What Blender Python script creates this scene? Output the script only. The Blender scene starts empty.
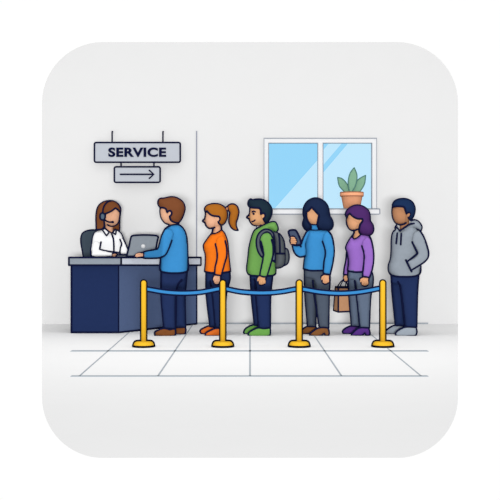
import bpy, bmesh, math
import numpy as np
from mathutils import Vector
from mathutils.geometry import delaunay_2d_cdt

F = 1000.0      # focal length in pixels of a 500 px frame
H = 1.23        # eye height
HOR = 235.0     # horizon row of the level camera
WALL = 13.82
S = bpy.context.scene
COL = S.collection

# ------------------------------------------------------------------ materials
def lin(c):
    c = c / 255.0
    return c / 12.92 if c <= 0.04045 else ((c + 0.055) / 1.055) ** 2.4
MATS = {}
def mat(name, hexcol, rough=0.9, spec=0.0, vary=0.03, scale=30.0, metal=0.0, k=0.455):
    if name in MATS: return MATS[name]
    m = bpy.data.materials.new(name); m.use_nodes = True
    nt = m.node_tree; b = nt.nodes['Principled BSDF']
    r, g, bl = [lin(int(hexcol[i:i + 2], 16)) * k for i in (0, 2, 4)]
    tc = nt.nodes.new('ShaderNodeTexCoord'); nz = nt.nodes.new('ShaderNodeTexNoise')
    nz.inputs['Scale'].default_value = scale; nz.inputs['Detail'].default_value = 3
    nt.links.new(tc.outputs['Object'], nz.inputs['Vector'])
    rp = nt.nodes.new('ShaderNodeValToRGB')
    rp.color_ramp.elements[0].position = 0.3; rp.color_ramp.elements[1].position = 0.7
    lo, hi = 1 - vary, 1 + vary
    rp.color_ramp.elements[0].color = (r * lo, g * lo, bl * lo, 1)
    rp.color_ramp.elements[1].color = (min(1, r * hi), min(1, g * hi), min(1, bl * hi), 1)
    nt.links.new(nz.outputs['Fac'], rp.inputs['Fac'])
    nt.links.new(rp.outputs['Color'], b.inputs['Base Color'])
    b.inputs['Roughness'].default_value = rough
    b.inputs['Specular IOR Level'].default_value = spec
    b.inputs['Metallic'].default_value = metal
    MATS[name] = m
    return m
def glass_mat(name, hexcol):
    m = bpy.data.materials.new(name); m.use_nodes = True
    nt = m.node_tree; nt.nodes.clear()
    out = nt.nodes.new('ShaderNodeOutputMaterial'); t = nt.nodes.new('ShaderNodeBsdfTransparent')
    t.inputs['Color'].default_value = [lin(int(hexcol[i:i + 2], 16)) for i in (0, 2, 4)] + [1]
    g = nt.nodes.new('ShaderNodeBsdfGlossy'); g.inputs['Roughness'].default_value = 0.05
    mx = nt.nodes.new('ShaderNodeMixShader'); mx.inputs[0].default_value = 0.02
    nt.links.new(t.outputs[0], mx.inputs[1]); nt.links.new(g.outputs[0], mx.inputs[2])
    nt.links.new(mx.outputs[0], out.inputs['Surface'])
    return m
INK = mat('ink_piping', '151A3C', vary=0)
BLACKINK = mat('black_piping', '14151F', vary=0)

# ------------------------------------------------------------------ mesh builder
class MB:
    def __init__(s, *mats):
        s.v = []; s.f = []; s.m = []; s.sm = []; s.mats = list(mats)
    def mi(s, m):
        if m not in s.mats: s.mats.append(m)
        return s.mats.index(m)
    def add(s, vs, fs, mi=0, smooth=True):
        o = len(s.v); s.v += [tuple(v) for v in vs]
        for f in fs:
            s.f.append(tuple(i + o for i in f)); s.m.append(mi); s.sm.append(smooth)
    def tube(s, pts, r, mi=1, closed=False, n=8, cap=True):
        P = [Vector(p) for p in pts]
        Q = [P[0]]
        for p in P[1:]:
            if (p - Q[-1]).length > 1e-5: Q.append(p)
        if closed and (Q[0] - Q[-1]).length < 1e-5: Q.pop()
        P = Q
        if len(P) < 2: return
        rr = list(r) if isinstance(r, (list, tuple)) else [r] * len(P)
        if not closed and cap:
            t0 = (P[1] - P[0]).normalized(); t1 = (P[-1] - P[-2]).normalized()
            pre = []; post = []; rp = []; rq = []
            for a in (80, 50, 25):
                c, q = math.cos(math.radians(a)), math.sin(math.radians(a))
                pre.append(P[0] - t0 * rr[0] * q); rp.append(rr[0] * c)
                post.insert(0, P[-1] + t1 * rr[-1] * q); rq.insert(0, rr[-1] * c)
            P = pre + P + post; rr = rp + rr[:len(P) - 6] + rq
        N = len(P); vs = []; fs = []
        up = None
        for i in range(N):
            a = P[(i - 1) % N] if (closed or i > 0) else P[i]
            b = P[(i + 1) % N] if (closed or i < N - 1) else P[i]
            t = (b - a)
            t = t.normalized() if t.length > 1e-9 else Vector((1, 0, 0))
            if up is None:
                up = Vector((0, 1, 0)) if abs(t.y) < 0.9 else Vector((0, 0, 1))
            u = up - t * up.dot(t)
            if u.length < 1e-3: u = t.orthogonal()
            u.normalize(); up = u; w = t.cross(u)
            for k in range(n):
                an = 2 * math.pi * k / n
                vs.append(P[i] + (u * math.cos(an) + w * math.sin(an)) * rr[i])
        for i in range(N if closed else N - 1):
            j = (i + 1) % N
            for k in range(n):
                k2 = (k + 1) % n
                fs.append((i * n + k, i * n + k2, j * n + k2, j * n + k))
        if not closed:
            fs.append(tuple(range(n))[::-1]); fs.append(tuple((N - 1) * n + k for k in range(n)))
        s.add(vs, fs, mi)
    def ball(s, c, r, mi=0, nu=16, nv=10):
        r = r if isinstance(r, (tuple, list)) else (r, r, r)
        vs = [(c[0], c[1], c[2] + r[2])]; fs = []
        for i in range(1, nv):
            a = math.pi * i / nv
            for k in range(nu):
                b = 2 * math.pi * k / nu
                vs.append((c[0] + r[0] * math.sin(a) * math.cos(b), c[1] + r[1] * math.sin(a) * math.sin(b), c[2] + r[2] * math.cos(a)))
        vs.append((c[0], c[1], c[2] - r[2])); L = len(vs) - 1
        for k in range(nu):
            k2 = (k + 1) % nu
            fs.append((0, 1 + k, 1 + k2))
            for i in range(nv - 2):
                fs.append((1 + i * nu + k, 1 + (i + 1) * nu + k, 1 + (i + 1) * nu + k2, 1 + i * nu + k2))
            fs.append((1 + (nv - 2) * nu + k, L, 1 + (nv - 2) * nu + k2))
        s.add(vs, fs, mi)
    def lathe(s, prof, c=(0, 0), mi=0, n=40, smooth=True):
        vs = []; fs = []
        for r, z in prof:
            for k in range(n):
                a = 2 * math.pi * k / n
                vs.append((c[0] + r * math.cos(a), c[1] + r * math.sin(a), z))
        for i in range(len(prof) - 1):
            for k in range(n):
                k2 = (k + 1) % n
                fs.append((i * n + k, i * n + k2, (i + 1) * n + k2, (i + 1) * n + k))
        fs.append(tuple(range(n))[::-1]); fs.append(tuple((len(prof) - 1) * n + k for k in range(n)))
        s.add(vs, fs, mi, smooth)
    def box(s, x0, x1, y0, y1, z0, z1, mi=0):
        vs = [(x, y, z) for z in (z0, z1) for y in (y0, y1) for x in (x0, x1)]
        s.add(vs, [(0, 2, 3, 1), (4, 5, 7, 6), (0, 1, 5, 4), (2, 6, 7, 3), (0, 4, 6, 2), (1, 3, 7, 5)], mi, False)
    def prism(s, poly, holes=(), a=0.0, b=1.0, axis='y', mi=0, shrink=None):
        """poly in (u,v); axis y: u=x v=z extruded in y from a to b; axis z: u=x v=y."""
        loops = [list(poly)] + [list(h) for h in holes]
        vs = []; es = []
        for L in loops:
            o = len(vs); vs += [Vector(p) for p in L]
            es += [(o + i, o + (i + 1) % len(L)) for i in range(len(L))]
        ov, oe, of, *_ = delaunay_2d_cdt(vs, es, [], 2 if not holes else 2, 1e-6)
        def ins(p, L):
            c = False
            for i in range(len(L)):
                x1, y1 = L[i]; x2, y2 = L[(i + 1) % len(L)]
                if (y1 > p[1]) != (y2 > p[1]) and p[0] < (x2 - x1) * (p[1] - y1) / (y2 - y1) + x1: c = not c
            return c
        # full triangulation, then keep the triangles inside
        ov, oe, of, *_ = delaunay_2d_cdt(vs, es, [], 0, 1e-6)
        keep = []
        for f in of:
            cx = sum(ov[i][0] for i in f) / len(f); cy = sum(ov[i][1] for i in f) / len(f)
            if ins((cx, cy), loops[0]) and not any(ins((cx, cy), h) for h in loops[1:]): keep.append(tuple(f))
        n = len(ov); cen = Vector((sum(p[0] for p in ov) / n, sum(p[1] for p in ov) / n))
        def P(p, d, k=1.0):
            q = cen + (Vector(p) - cen) * k
            return (q[0], d, q[1]) if axis == 'y' else (q[0], q[1], d)
        V = [P(p, a) for p in ov] + [P(p, b, shrink or 1.0) for p in ov]
        cnt = {}
        for f in keep:
            for i in range(len(f)):
                e = (f[i], f[(i + 1) % len(f)]); cnt[e] = cnt.get(e, 0) + 1
        fs = [f for f in keep] + [tuple(i + n for i in f[::-1]) for f in keep]
        for (i, j) in list(cnt):
            if (j, i) not in cnt: fs.append((j, i, i + n, j + n))
        s.add(V, fs, mi, False)
    def build(s, name, parent=None, loc=None, rot=0.0):
        me = bpy.data.meshes.new(name); me.from_pydata(s.v, [], s.f); me.update()
        for m in s.mats: me.materials.append(m)
        me.polygons.foreach_set('material_index', s.m)
        me.polygons.foreach_set('use_smooth', s.sm)
        bm = bmesh.new(); bm.from_mesh(me)
        bmesh.ops.recalc_face_normals(bm, faces=bm.faces)
        bm.to_mesh(me); bm.free(); me.update()
        o = bpy.data.objects.new(name, me); COL.objects.link(o)
        if parent: o.parent = parent
        if loc is not None: o.location = loc; o.rotation_euler = (0, 0, rot)
        return o

def tag(o, label=None, cat=None, group=None, kind=None):
    if label: o['label'] = label
    if cat: o['category'] = cat
    if group: o['group'] = group
    if kind: o['kind'] = kind
    return o
def empty(name, loc=(0, 0, 0), rot=0.0):
    o = bpy.data.objects.new(name, None); COL.objects.link(o)
    o.location = loc; o.rotation_euler = (0, 0, rot); o.empty_display_size = 0.1
    return o

# ------------------------------------------------------------------ curves and inflated forms
def spline(pts, step=0.7, closed=True):
    """centripetal Catmull-Rom; flag 1 = corner, 2 = corner with open edge. returns xy array and per-segment open flags"""
    n = len(pts); P = [np.array(p[:2], float) for p in pts]; fl = [p[2] if len(p) > 2 else 0 for p in pts]
    out = []; op = []
    for i in range(n if closed else n - 1):
        a, b = i, (i + 1) % n
        p1, p2 = P[a], P[b]
        p0 = P[(i - 1) % n] if (closed or i > 0) and not fl[a] else 2 * p1 - p2
        p3 = P[(i + 2) % n] if (closed or i < n - 2) and not fl[b] else 2 * p2 - p1
        L = np.linalg.norm(p2 - p1); k = max(1, int(round(L / step)))
        t0 = 0; t1 = t0 + max(1e-3, np.linalg.norm(p1 - p0)) ** .5
        t2 = t1 + max(1e-3, L) ** .5; t3 = t2 + max(1e-3, np.linalg.norm(p3 - p2)) ** .5
        isopen = fl[a] == 2 and fl[b] == 2
        for j in range(k):
            t = t1 + (t2 - t1) * j / k
            A1 = (t1 - t) / (t1 - t0) * p0 + (t - t0) / (t1 - t0) * p1
            A2 = (t2 - t) / (t2 - t1) * p1 + (t - t1) / (t2 - t1) * p2
            A3 = (t3 - t) / (t3 - t2) * p2 + (t - t2) / (t3 - t2) * p3
            B1 = (t2 - t) / (t2 - t0) * A1 + (t - t0) / (t2 - t0) * A2
            B2 = (t3 - t) / (t3 - t1) * A2 + (t - t1) / (t3 - t1) * A3
            out.append((t2 - t) / (t2 - t1) * B1 + (t - t1) / (t2 - t1) * B2); op.append(isopen)
    if not closed: out.append(P[-1])
    return np.array(out), op
def inside(q, L):
    c = np.zeros(len(q), bool); n = len(L)
    for i in range(n):
        x1, y1 = L[i]; x2, y2 = L[(i + 1) % n]
        if y1 == y2: continue
        m = ((y1 > q[:, 1]) != (y2 > q[:, 1])) & (q[:, 0] < (x2 - x1) * (q[:, 1] - y1) / (y2 - y1) + x1)
        c ^= m
    return c
def segdist(q, A, B):
    d = np.full(len(q), 1e9)
    for a, b in zip(A, B):
        ab = b - a; L = ab @ ab
        t = np.clip(((q - a) @ ab) / (L if L > 0 else 1), 0, 1)
        d = np.minimum(d, np.linalg.norm(q - (a + t[:, None] * ab), axis=1))
    return d

def crop(x0, y0, pts):
    return [(x0 + p[0] / 10.0, y0 + p[1] / 10.0) + tuple(p[2:]) for p in pts]

class Fig:
    """a local frame standing at column px and distance d, turned to face the entrance of the hall"""
    def __init__(s, px, d, z0=0.0):
        s.px = px; s.d = d
        s.x = (px - 250) / F * d
        s.th = math.atan2(s.x, d)
        s.n = np.array([math.sin(s.th), math.cos(s.th)]); s.a = np.array([math.cos(s.th), -math.sin(s.th)])
        s.o = np.array([s.x, d]); s.s = math.hypot(s.x, d) / F / math.cos(0) * math.cos(s.th)
        s.loc = (s.x, d, 0.0); s.rot = -s.th
    def P(s, px, py, y=0.0):
        u = np.array([(px - 250) / F, 1.0])
        t = (s.o @ s.n + y) / (u @ s.n)
        w = u * t - s.o
        return (float(w @ s.a), y, max(0.001, float(H - (py - HOR) / F * t)))
    def height(s, q, form, op, T, R, hmin, signed=True):
        n = len(form); A = []; B = []
        for i in range(n):
            if not op[i]: A.append(form[i]); B.append(form[(i + 1) % n])
        d = segdist(q, A, B) * s.s
        d = np.where(inside(q, form) | np.array([False] * len(q)), d, 0.0 if signed else d)
        u = np.clip(d / R, 0, 1)
        return hmin + (T - hmin) * np.sqrt(np.clip(1 - (1 - u) ** 2, 0, 1))
    def puff(s, B, pts, off=0.0, T=0.1, R=0.1, hmin=0.012, form=None, delta=0.0, ink='all', warp=None, mi=0, imi=1, r=0.0122, grid=1.3, bias=0.002, strokes=(), zmin=0.001, front=()):
        reg, op = spline(pts)
        fo, fop = (reg, op) if form is None else spline(form)
        # open edges: the boundary points on them keep the full height
        lo = reg.min(0); hi = reg.max(0)
        gx, gy = np.meshgrid(np.arange(lo[0] + .3, hi[0], grid), np.arange(lo[1] + .3, hi[1], grid))
        g = np.c_[gx.ravel(), gy.ravel()]
        g = g[inside(g, reg)]
        if len(g): g = g[segdist(g, reg, np.roll(reg, -1, 0)) > 0.45]
        vs = [Vector(p) for p in reg] + [Vector(p) for p in g]
        n = len(reg)
        ov, oe, of, *_ = delaunay_2d_cdt(vs, [(i, (i + 1) % n) for i in range(n)], [], 0, 1e-5)
        V = np.array([tuple(v) for v in ov]); tri = [tuple(f) for f in of]
        cen = np.array([V[list(f)].mean(0) for f in tri])
        tri = [f for f, k in zip(tri, inside(cen, reg)) if k]
        # nudge towards the inside so that boundary points read the open-edge height
        h = s.height(V, fo, fop, T, R, hmin, signed=form is not None) + delta
        wy = np.array([warp(p[0], p[1]) for p in V]) if warp else np.zeros(len(V))
        N = len(V); W = []
        for sg in (-1, 1):
            for p, hh, w in zip(V, h, wy):
                x, y, z = s.P(p[0], p[1], off + w)
                W.append((x, y + sg * hh, max(zmin, z)))
        fs = [f for f in tri] + [tuple(i + N for i in f[::-1]) for f in tri]
        cnt = {}
        for f in tri:
            for i in range(3): cnt[(f[i], f[(i + 1) % 3])] = 1
        for (i, j) in cnt:
            if (j, i) not in cnt: fs.append((j, i, i + N, j + N))
        B.add(W, fs, mi)
        def draw(P, closed, rad, mf=0.0):
            hh = s.height(P, fo, fop, T, R, hmin, signed=False) + delta
            L = []
            hh = np.maximum(hh, mf)
            for p, q in zip(P, hh):
                x, y, z = s.P(p[0], p[1], off + (warp(p[0], p[1]) if warp else 0))
                L.append((x, y - q - bias, max(z, rad * 0.6)))
            B.tube(L, rad, imi, closed)
        if ink == 'all': draw(reg, True, r)
        for st in strokes:
            rad = r
            if isinstance(st, tuple): st, rad = st
            draw(spline(st, closed=False)[0], False, rad)
        for st in front: draw(spline(st, closed=False)[0], False, r * .95, 0.06)
    def tube(s, B, pts, off, r=0.0114, mi=1, closed=False, sm=True):
        P = spline([p[:2] + tuple(p[3:]) for p in [(q[0], q[1]) for q in pts]], closed=closed)[0] if sm else [p[:2] for p in pts]
        B.tube([s.P(p[0], p[1], off) for p in P], r, mi, closed)
    def build(s, B, name, parent=None):
        return B.build(name, parent) if parent else B.build(name, None, s.loc, s.rot)
    def empty(s, name): return empty(name, s.loc, s.rot)

def remeshed(B, voxel=0.011):
    o = B.build('remesh_source')
    md = o.modifiers.new('r', 'REMESH'); md.mode = 'VOXEL'; md.voxel_size = voxel
    sm = o.modifiers.new('s', 'SMOOTH'); sm.factor = 0.5; sm.iterations = 2
    dg = bpy.context.evaluated_depsgraph_get(); dg.update()
    ev = o.evaluated_get(dg); me = bpy.data.meshes.new_from_object(ev)
    R = MB(*B.mats)
    R.add([tuple(v.co) for v in me.vertices], [tuple(p.vertices) for p in me.polygons], 0)
    om = o.data
    bpy.data.objects.remove(o); bpy.data.meshes.remove(om); bpy.data.meshes.remove(me)
    return R

def hand(fig, B, outline, off, warp=None, curl=-0.02, thumb='left', ink=True, horizontal=False):
    """palm, four unequal curled fingers and a side thumb inside the hand's outline"""
    reg, _ = spline(outline); lo = reg.min(0); hi = reg.max(0)
    w = hi[0] - lo[0]; h = hi[1] - lo[1]
    def Q(u, v, y=0.0):
        px = lo[0] + u * w; py = lo[1] + v * h
        x, yy, z = fig.P(px, py, off + (warp(px, py) if warp else 0)); return (x, yy + y, z)
    sc = fig.s
    fig.puff(B, outline, off, 0.022, 0.03, hmin=0.008, ink='all' if ink else None, warp=warp, r=0.0105, grid=0.9)
    if horizontal:
        fr = h * sc / 9.0
        for k, (v, L) in enumerate(((0.34, 0.06), (0.52, 0.0), (0.70, 0.02), (0.86, 0.10))):
            B.tube([Q(0.75, 0.3 + v * .5, -0.012), Q(0.45, v * .9, -0.022), Q(0.22 + L, v, -0.02), Q(0.12 + L, min(.92, v + .1), -0.012)], [fr * 1.1, fr * 1.05, fr, fr * .8], 0)
        B.tube([Q(0.8, 0.35, -0.01), Q(0.6, 0.22, -0.03), Q(0.42, 0.25, -0.035)], [fr * 1.2, fr * 1.1, fr * .9], 0)
        return
    sg = 1 if thumb == 'left' else -1
    fr = w * sc / 9.5
    for k, (u, L) in enumerate(((0.30, 0.90), (0.48, 0.96), (0.66, 0.93), (0.82, 0.82))):
        if sg < 0: u = 1 - u
        B.tube([Q(u * .8 + .1, 0.35, -0.008), Q(u, 0.58, -0.018), Q(u, 0.76, curl), Q(u - 0.04 * sg, L - .04, curl + 0.012)], [fr * 1.1, fr * 1.1, fr, fr * .8], 0)
    t0 = 0.3 if sg > 0 else 0.7
    B.tube([Q(t0 + .1 * sg, 0.18, -0.01), Q(t0 - .15 * sg, 0.32, -0.02), Q(t0 - .2 * sg, 0.5, -0.022)], [fr * 1.3, fr * 1.15, fr * .9], 0)

def core(fig, B, chains):
    """limbs and trunk under the clothes: chains of (px, py, depth, radius)"""
    for ch in chains:
        pts = []; rr = []
        for i in range(len(ch) - 1):
            a, b = ch[i], ch[i + 1]
            for t in (0, .25, .5, .75):
                c = [a[j] + (b[j] - a[j]) * t for j in range(4)]
                pts.append(fig.P(c[0], c[1], c[2])); rr.append(c[3])
        c = ch[-1]; pts.append(fig.P(c[0], c[1], c[2])); rr.append(c[3])
        B.tube(pts, rr, 0, n=12)

# palette of garments
SK1 = mat('light_skin', 'F6BC99'); SK2 = mat('tan_skin', 'E6AC7C'); SK3 = mat('peach_skin', 'E9AC80'); SK4 = mat('brown_skin', 'C38B66')
BLUE = mat('blue_knit', '3F92D1'); NAVY = mat('navy_trousers', '26355F')
GREYW = mat('white_line', 'A3ABB5', vary=0)

OT = 0.155    # half depth of a trunk
def trousers(fig, root, m, near, far, strokes_near, name='trousers', offn=-0.058, offf=0.075):
    B = MB(m, INK)
    fig.puff(B, far, offf, 0.09, 0.07, hmin=0.02, zmin=0.03)
    fig.puff(B, near, offn, 0.07, 0.07, hmin=0.02, ink=None, strokes=strokes_near, zmin=0.03)
    # seat bridging the two legs
    return fig.build(B, name, root)
def shoe(fig, root, m, pts, off, lab=None):
    B = MB(m, INK)
    fig.puff(B, pts, off, 0.046, 0.05, hmin=0.02)
    o = fig.build(B, 'shoe', root)
    return o

# ================================================================== SETTING
WALLM = mat('wall_paint', 'ECECEC', vary=0.004, scale=3, k=0.515); FLOORM = mat('floor_tiles', 'ECECEC', vary=0.004, scale=3, k=0.76)
GROUT = mat('grey_line', 'A9B1B8', vary=0, k=0.72)
def wx(px, d=WALL): return (px - 250) / F * d
def wz(py, d=WALL): return H - (py - HOR) / F * d
def rrect(x0, x1, z0, z1, r, corners=(1, 1, 1, 1), n=14):
    """corner order: bottom-left, bottom-right, top-right, top-left"""
    out = []
    for (cx, cz, a0, on, c) in ((x0, z0, 180, corners[0], (1, 1)), (x1, z0, 270, corners[1], (-1, 1)), (x1, z1, 0, corners[2], (-1, -1)), (x0, z1, 90, corners[3], (1, -1))):
        if not on: out.append((cx, cz)); continue
        for k in range(n + 1):
            a = math.radians(a0 + 90 * k / n)
            out.append((cx + c[0] * r + r * math.cos(a), cz + c[1] * r + r * math.sin(a)))
    return out
hole = [(wx(265), wz(208.8)), (wx(375.5), wz(208.8)), (wx(375.5), wz(139.5)), (wx(265), wz(139.5))]
B = MB(WALLM)
B.prism(rrect(wx(42), wx(458), 0.0, wz(42), 61 * WALL / F, (0, 0, 1, 1)), [hole], WALL, WALL + 0.2, 'y')
tag(B.build('wall_back'), 'plain light grey back wall with rounded upper corners', 'wall', kind='structure')

B = MB(FLOORM, GROUT)
def fl(px, py):
    d = F * H / (py - HOR); return ((px - 250) / F * d, d)
out = []
nn = 16
out.append((wx(42), WALL + 0.2)); out.append(fl(42, HOR + F * H / WALL)); out.append(fl(42, 397))
for k in range(1, nn + 1):
    a = math.radians(180 - 90 * k / nn); out.append(fl(42 + 61 + 61 * math.cos(a), 397 + 61 * math.sin(a)))
for k in range(0, nn + 1):
    a = math.radians(90 - 90 * k / nn); out.append(fl(458 - 61 + 61 * math.cos(a), 397 + 61 * math.sin(a)))
out.append(fl(458, HOR + F * H / WALL)); out.append((wx(458), WALL + 0.2))
out2 = [p for i, p in enumerate(out) if i == 0 or (abs(p[0] - out[i - 1][0]) + abs(p[1] - out[i - 1][1])) > 1e-4]
B.prism(out2, (), 0.0, -0.015, 'z', shrink=0.97)
def grout(p, q, w=0.9):
    (x0, d0), (x1, d1) = fl(*p), fl(*q)
    dx, dy = x1 - x0, d1 - d0; L = math.hypot(dx, dy)
    if abs(dy) < 1e-6:
        hw = w * d0 * d0 / (F * H) * 0.5; n = (0, hw)
        vs = [(x0, d0 - hw, .002), (x1, d0 - hw, .002), (x1, d0 + hw, .002), (x0, d0 + hw, .002)]
    else:
        w0 = w * 0.5 * d0 / F; w1 = w * 0.5 * d1 / F
        w0 = w1 = (w0 + w1) / 2
        if abs(dx) > 1e-6:
            # the joint runs away from the room's centre line: same width across
            w0 = w1 = w0 * (1 + 0.35 * abs(dx / dy) * 3)
        vs = [(x0 - w0, d0, .002), (x0 + w0, d0, .002), (x1 + w1, d1, .002), (x1 - w1, d1, .002)]
    vs = vs + [(v[0], v[1], 0.0) for v in vs]
    B.add(vs, [(0, 1, 2, 3), (0, 4, 5, 1), (1, 5, 6, 2), (2, 6, 7, 3), (3, 7, 4, 0)], 1, False)
grout((71, 351), (428, 351), 1.4)
grout((71, 376.2), (428, 376.2), 1.4)
for a, b in (((79.5, 376), (133, 329)), ((158, 376), (193, 324.2)), ((250, 376), (250, 324.2)), ((341.5, 376), (306.5, 324.2)), ((421, 376), (358.5, 324.2))):
    grout(a, b, 1.35)
tag(B.build('floor'), 'light grey tiled floor with thin grey joints', 'floor', kind='structure')
B = MB(mat('skirting_grey', 'A9B1B8', vary=0, k=.5))
B.box(wx(190), wx(428), WALL - 0.016, WALL, 0.0, 0.02)
tag(B.build('baseboard_back'), 'thin grey line of trim along the foot of the back wall', 'baseboard', kind='structure')
B = MB(mat('trim_grey', 'A6AAB9', vary=0))
B.box(wx(196.6) - 0.008, wx(196.6) + 0.008, WALL - 0.012, WALL, 0.0, wz(131))
tag(B.build('trim_1'), 'thin vertical grey trim strip on the wall behind the desk end', 'trim', kind='structure')

# ------------------------------------------------------------------ window
WHITE = mat('white_frame', 'F3F4F6', vary=0.004, k=.51); WLINE = mat('frame_edge', 'A5ADBA', vary=0)
win = empty('window_1', (wx(320), WALL, wz(208.5)))
tag(win, 'white framed two pane window with blue glass and a wide sill', 'window', kind='structure')
def loc(o, base):
    o.parent = base; o.location = (-base.location.x, -base.location.y, -base.location.z); return o
B = MB(WHITE, WLINE)
g0, g1 = 208.6, 143.2
outer = [(wx(264), wz(208.8)), (wx(376.3), wz(208.8)), (wx(376.3), wz(138.5)), (wx(264), wz(138.5))]
p1 = [(wx(268.6), wz(g0)), (wx(317.6), wz(g0)), (wx(317.6), wz(g1)), (wx(268.6), wz(g1))]
p2 = [(wx(322.9), wz(g0)), (wx(371.6), wz(g0)), (wx(371.6), wz(g1)), (wx(322.9), wz(g1))]
B.prism(outer, [p1, p2], WALL - 0.03, WALL + 0.06, 'y')
er = 0.0078
for lp in (outer, p1, p2):
    B.tube([(x, WALL - 0.031, z) for x, z in lp for _ in (0,)], er, 1, True, n=6)
loc(B.build('window_frame'), win)
LB = glass_mat('sky_blue_glass', '93D5F9'); LL = glass_mat('painted_reflection_glass', 'BEE7FD')  # paler tint paints the diagonal reflections into the panes
def pane(name, polys):
    B = MB(LB, LL)
    for mi, poly in polys:
        vs = [(wx(x), WALL + 0.05, wz(y)) for x, y in poly]
        B.add(vs, [tuple(range(len(vs)))], mi, False)
    loc(B.build(name), win)
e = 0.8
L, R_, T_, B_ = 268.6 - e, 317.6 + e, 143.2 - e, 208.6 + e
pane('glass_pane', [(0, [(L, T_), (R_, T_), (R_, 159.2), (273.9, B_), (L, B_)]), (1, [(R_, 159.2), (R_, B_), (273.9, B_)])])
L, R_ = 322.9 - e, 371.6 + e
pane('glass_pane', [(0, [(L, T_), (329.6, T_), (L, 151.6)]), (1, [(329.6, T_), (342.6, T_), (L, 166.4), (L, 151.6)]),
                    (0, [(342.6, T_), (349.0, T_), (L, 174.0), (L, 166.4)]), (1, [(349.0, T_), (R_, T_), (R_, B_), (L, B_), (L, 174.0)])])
B = MB(WHITE, WLINE)
sd = WALL - 0.27
sx0, sx1, sz0, sz1 = wx(263.8, sd), wx(379.8, sd), wz(214.1, sd), wz(208.9, sd)
B.prism(rrect(sx0, sx1, sz0, sz1, 0.012, n=4), (), sd, WALL - 0.03, 'y')
B.tube([(x, sd - 0.001, z) for x, z in rrect(sx0, sx1, sz0, sz1, 0.012, n=4)], er, 1, True, n=6)
loc(B.build('window_sill'), win)

# ------------------------------------------------------------------ potted plant on the sill
PD = WALL - 0.16
fp = Fig(351.8, PD)
root = empty('potted_plant', (fp.x, PD, sz1), fp.rot)
tag(root, 'small green broad leaved plant in a terracotta pot on the window sill', 'potted plant')
TC = mat('terracotta', 'EBA57D', k=.66); TCL = mat('terracotta_edge', 'BB7E60', vary=0)
def plant_loc(o): o.location = (0, 0, -sz1); return o
s_ = fp.s; zb = sz1 + 0.002
B = MB(TC, TCL)
zr0 = wz(196.3, PD); zr1 = wz(192.3, PD)
prof = [(7.7 * s_, zb), (7.9 * s_, zb + .004), (10.0 * s_, zr0 - .003), (11.1 * s_, zr0), (11.5 * s_, zr0 + .01), (11.5 * s_, zr1 - .008), (11.1 * s_, zr1), (10.3 * s_, zr1 - 0.002), (10.0 * s_, zr1 - 0.02), (.5 * s_, zr1 - 0.025)]
B.lathe(prof)
for r, z in ((11.3 * s_, zr0 + .002), (11.3 * s_, zr1 - .002)):
    B.tube([(r * math.cos(a), r * math.sin(a), z) for a in np.linspace(0, 2 * math.pi, 40, endpoint=False)], 0.0075, 1, True, n=6)
for sg in (-1, 1):
    B.tube([(sg * 7.8 * s_, 0, zb + .006), (sg * 10.1 * s_, 0, zr0 - .004)], 0.0075, 1, n=6)
    B.tube([(sg * 11.4 * s_, 0, zr0 + .004), (sg * 11.4 * s_, 0, zr1 - .004)], 0.0075, 1, n=6)
plant_loc(B.build('flower_pot', root))
B = MB(mat('potting_soil', '6A4A3A', vary=.15), TCL)
B.lathe([(9.9 * s_, zr1 - .03), (9.9 * s_, zr1 - .012), (5 * s_, zr1 - .006), (.3 * s_, zr1 - .004)])
plant_loc(B.build('soil', root))
LEAF = mat('sage_leaf', '8FBE9F'); LEAFL = mat('leaf_edge', '5F8F87', vary=0)
def lc(pts): return [(315 + p[0] / 5.556, 130 + p[1] / 5.556) + tuple(p[2:]) for p in pts]
for pts, off, vein in (([(125, 263, 1), (150, 270), (178, 300), (195, 345, 1), (165, 346, 1), (135, 310)], 0.03, None),
                       ([(282, 251, 1), (275, 300), (248, 346, 1), (205, 346, 1), (222, 295), (250, 268)], -0.01, None),
                       ([(218, 208, 1), (233, 250), (228, 300), (205, 346, 1), (192, 346, 1), (184, 290), (195, 240)], -0.045, None)):
    B = MB(LEAF, LEAFL)
    P2 = lc(pts)
    fp.puff(B, P2, off, 0.012, 0.05, hmin=0.003, r=0.007, grid=1.0)
    plant_loc(B.build('leaf', root))

# ------------------------------------------------------------------ hanging sign
SD = WALL - 0.06
SG = mat('sign_grey', 'CFD4DD', vary=.01)
fx = lambda px: (px - 250) / F * SD
fz = lambda py: H - (py - HOR) / F * SD
sb = empty('hanging_sign', (fx(137.4), SD, fz(142.4)))
tag(sb, 'grey SERVICE sign with a smaller arrow board hanging below it', 'sign')
ir = 0.0118
def board(name, x0, x1, y0, y1):
    B = MB(SG, INK)
    rr_ = rrect(fx(x0), fx(x1), fz(y1), fz(y0), 0.024, n=5)
    B.prism(rr_, (), SD - 0.015, SD + 0.02, 'y')
    B.tube([(x, SD - 0.016, z) for x, z in rr_], ir, 1, True)
    return loc(B.build(name), sb)
b1 = board('sign_board', 94.6, 180.3, 142.6, 162.3)
b2 = board('arrow_board', 114.5, 160.2, 166.9, 182.4)
for px in (112.1, 162.9):
    B = MB(INK)
    B.tube([(fx(px), SD, fz(142.6)), (fx(px), SD, fz(132.2)), (fx(px), SD + .012, fz(131.4)), (fx(px), SD + .03, fz(131.3)), (fx(px), WALL, fz(131.2))], 0.0105, 0)
    loc(B.build('rod'), sb)
for px in (121, 153.9):
    B = MB(INK); B.tube([(fx(px), SD, fz(162)), (fx(px), SD, fz(167.2))], 0.0105, 0); loc(B.build('connector'), sb)
B = MB(INK)
aw = SD - 0.02
B.tube([(fx(120.6), aw, fz(174.4)), (fx(153.6), aw, fz(174.4))], 0.0112, 0)
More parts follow.
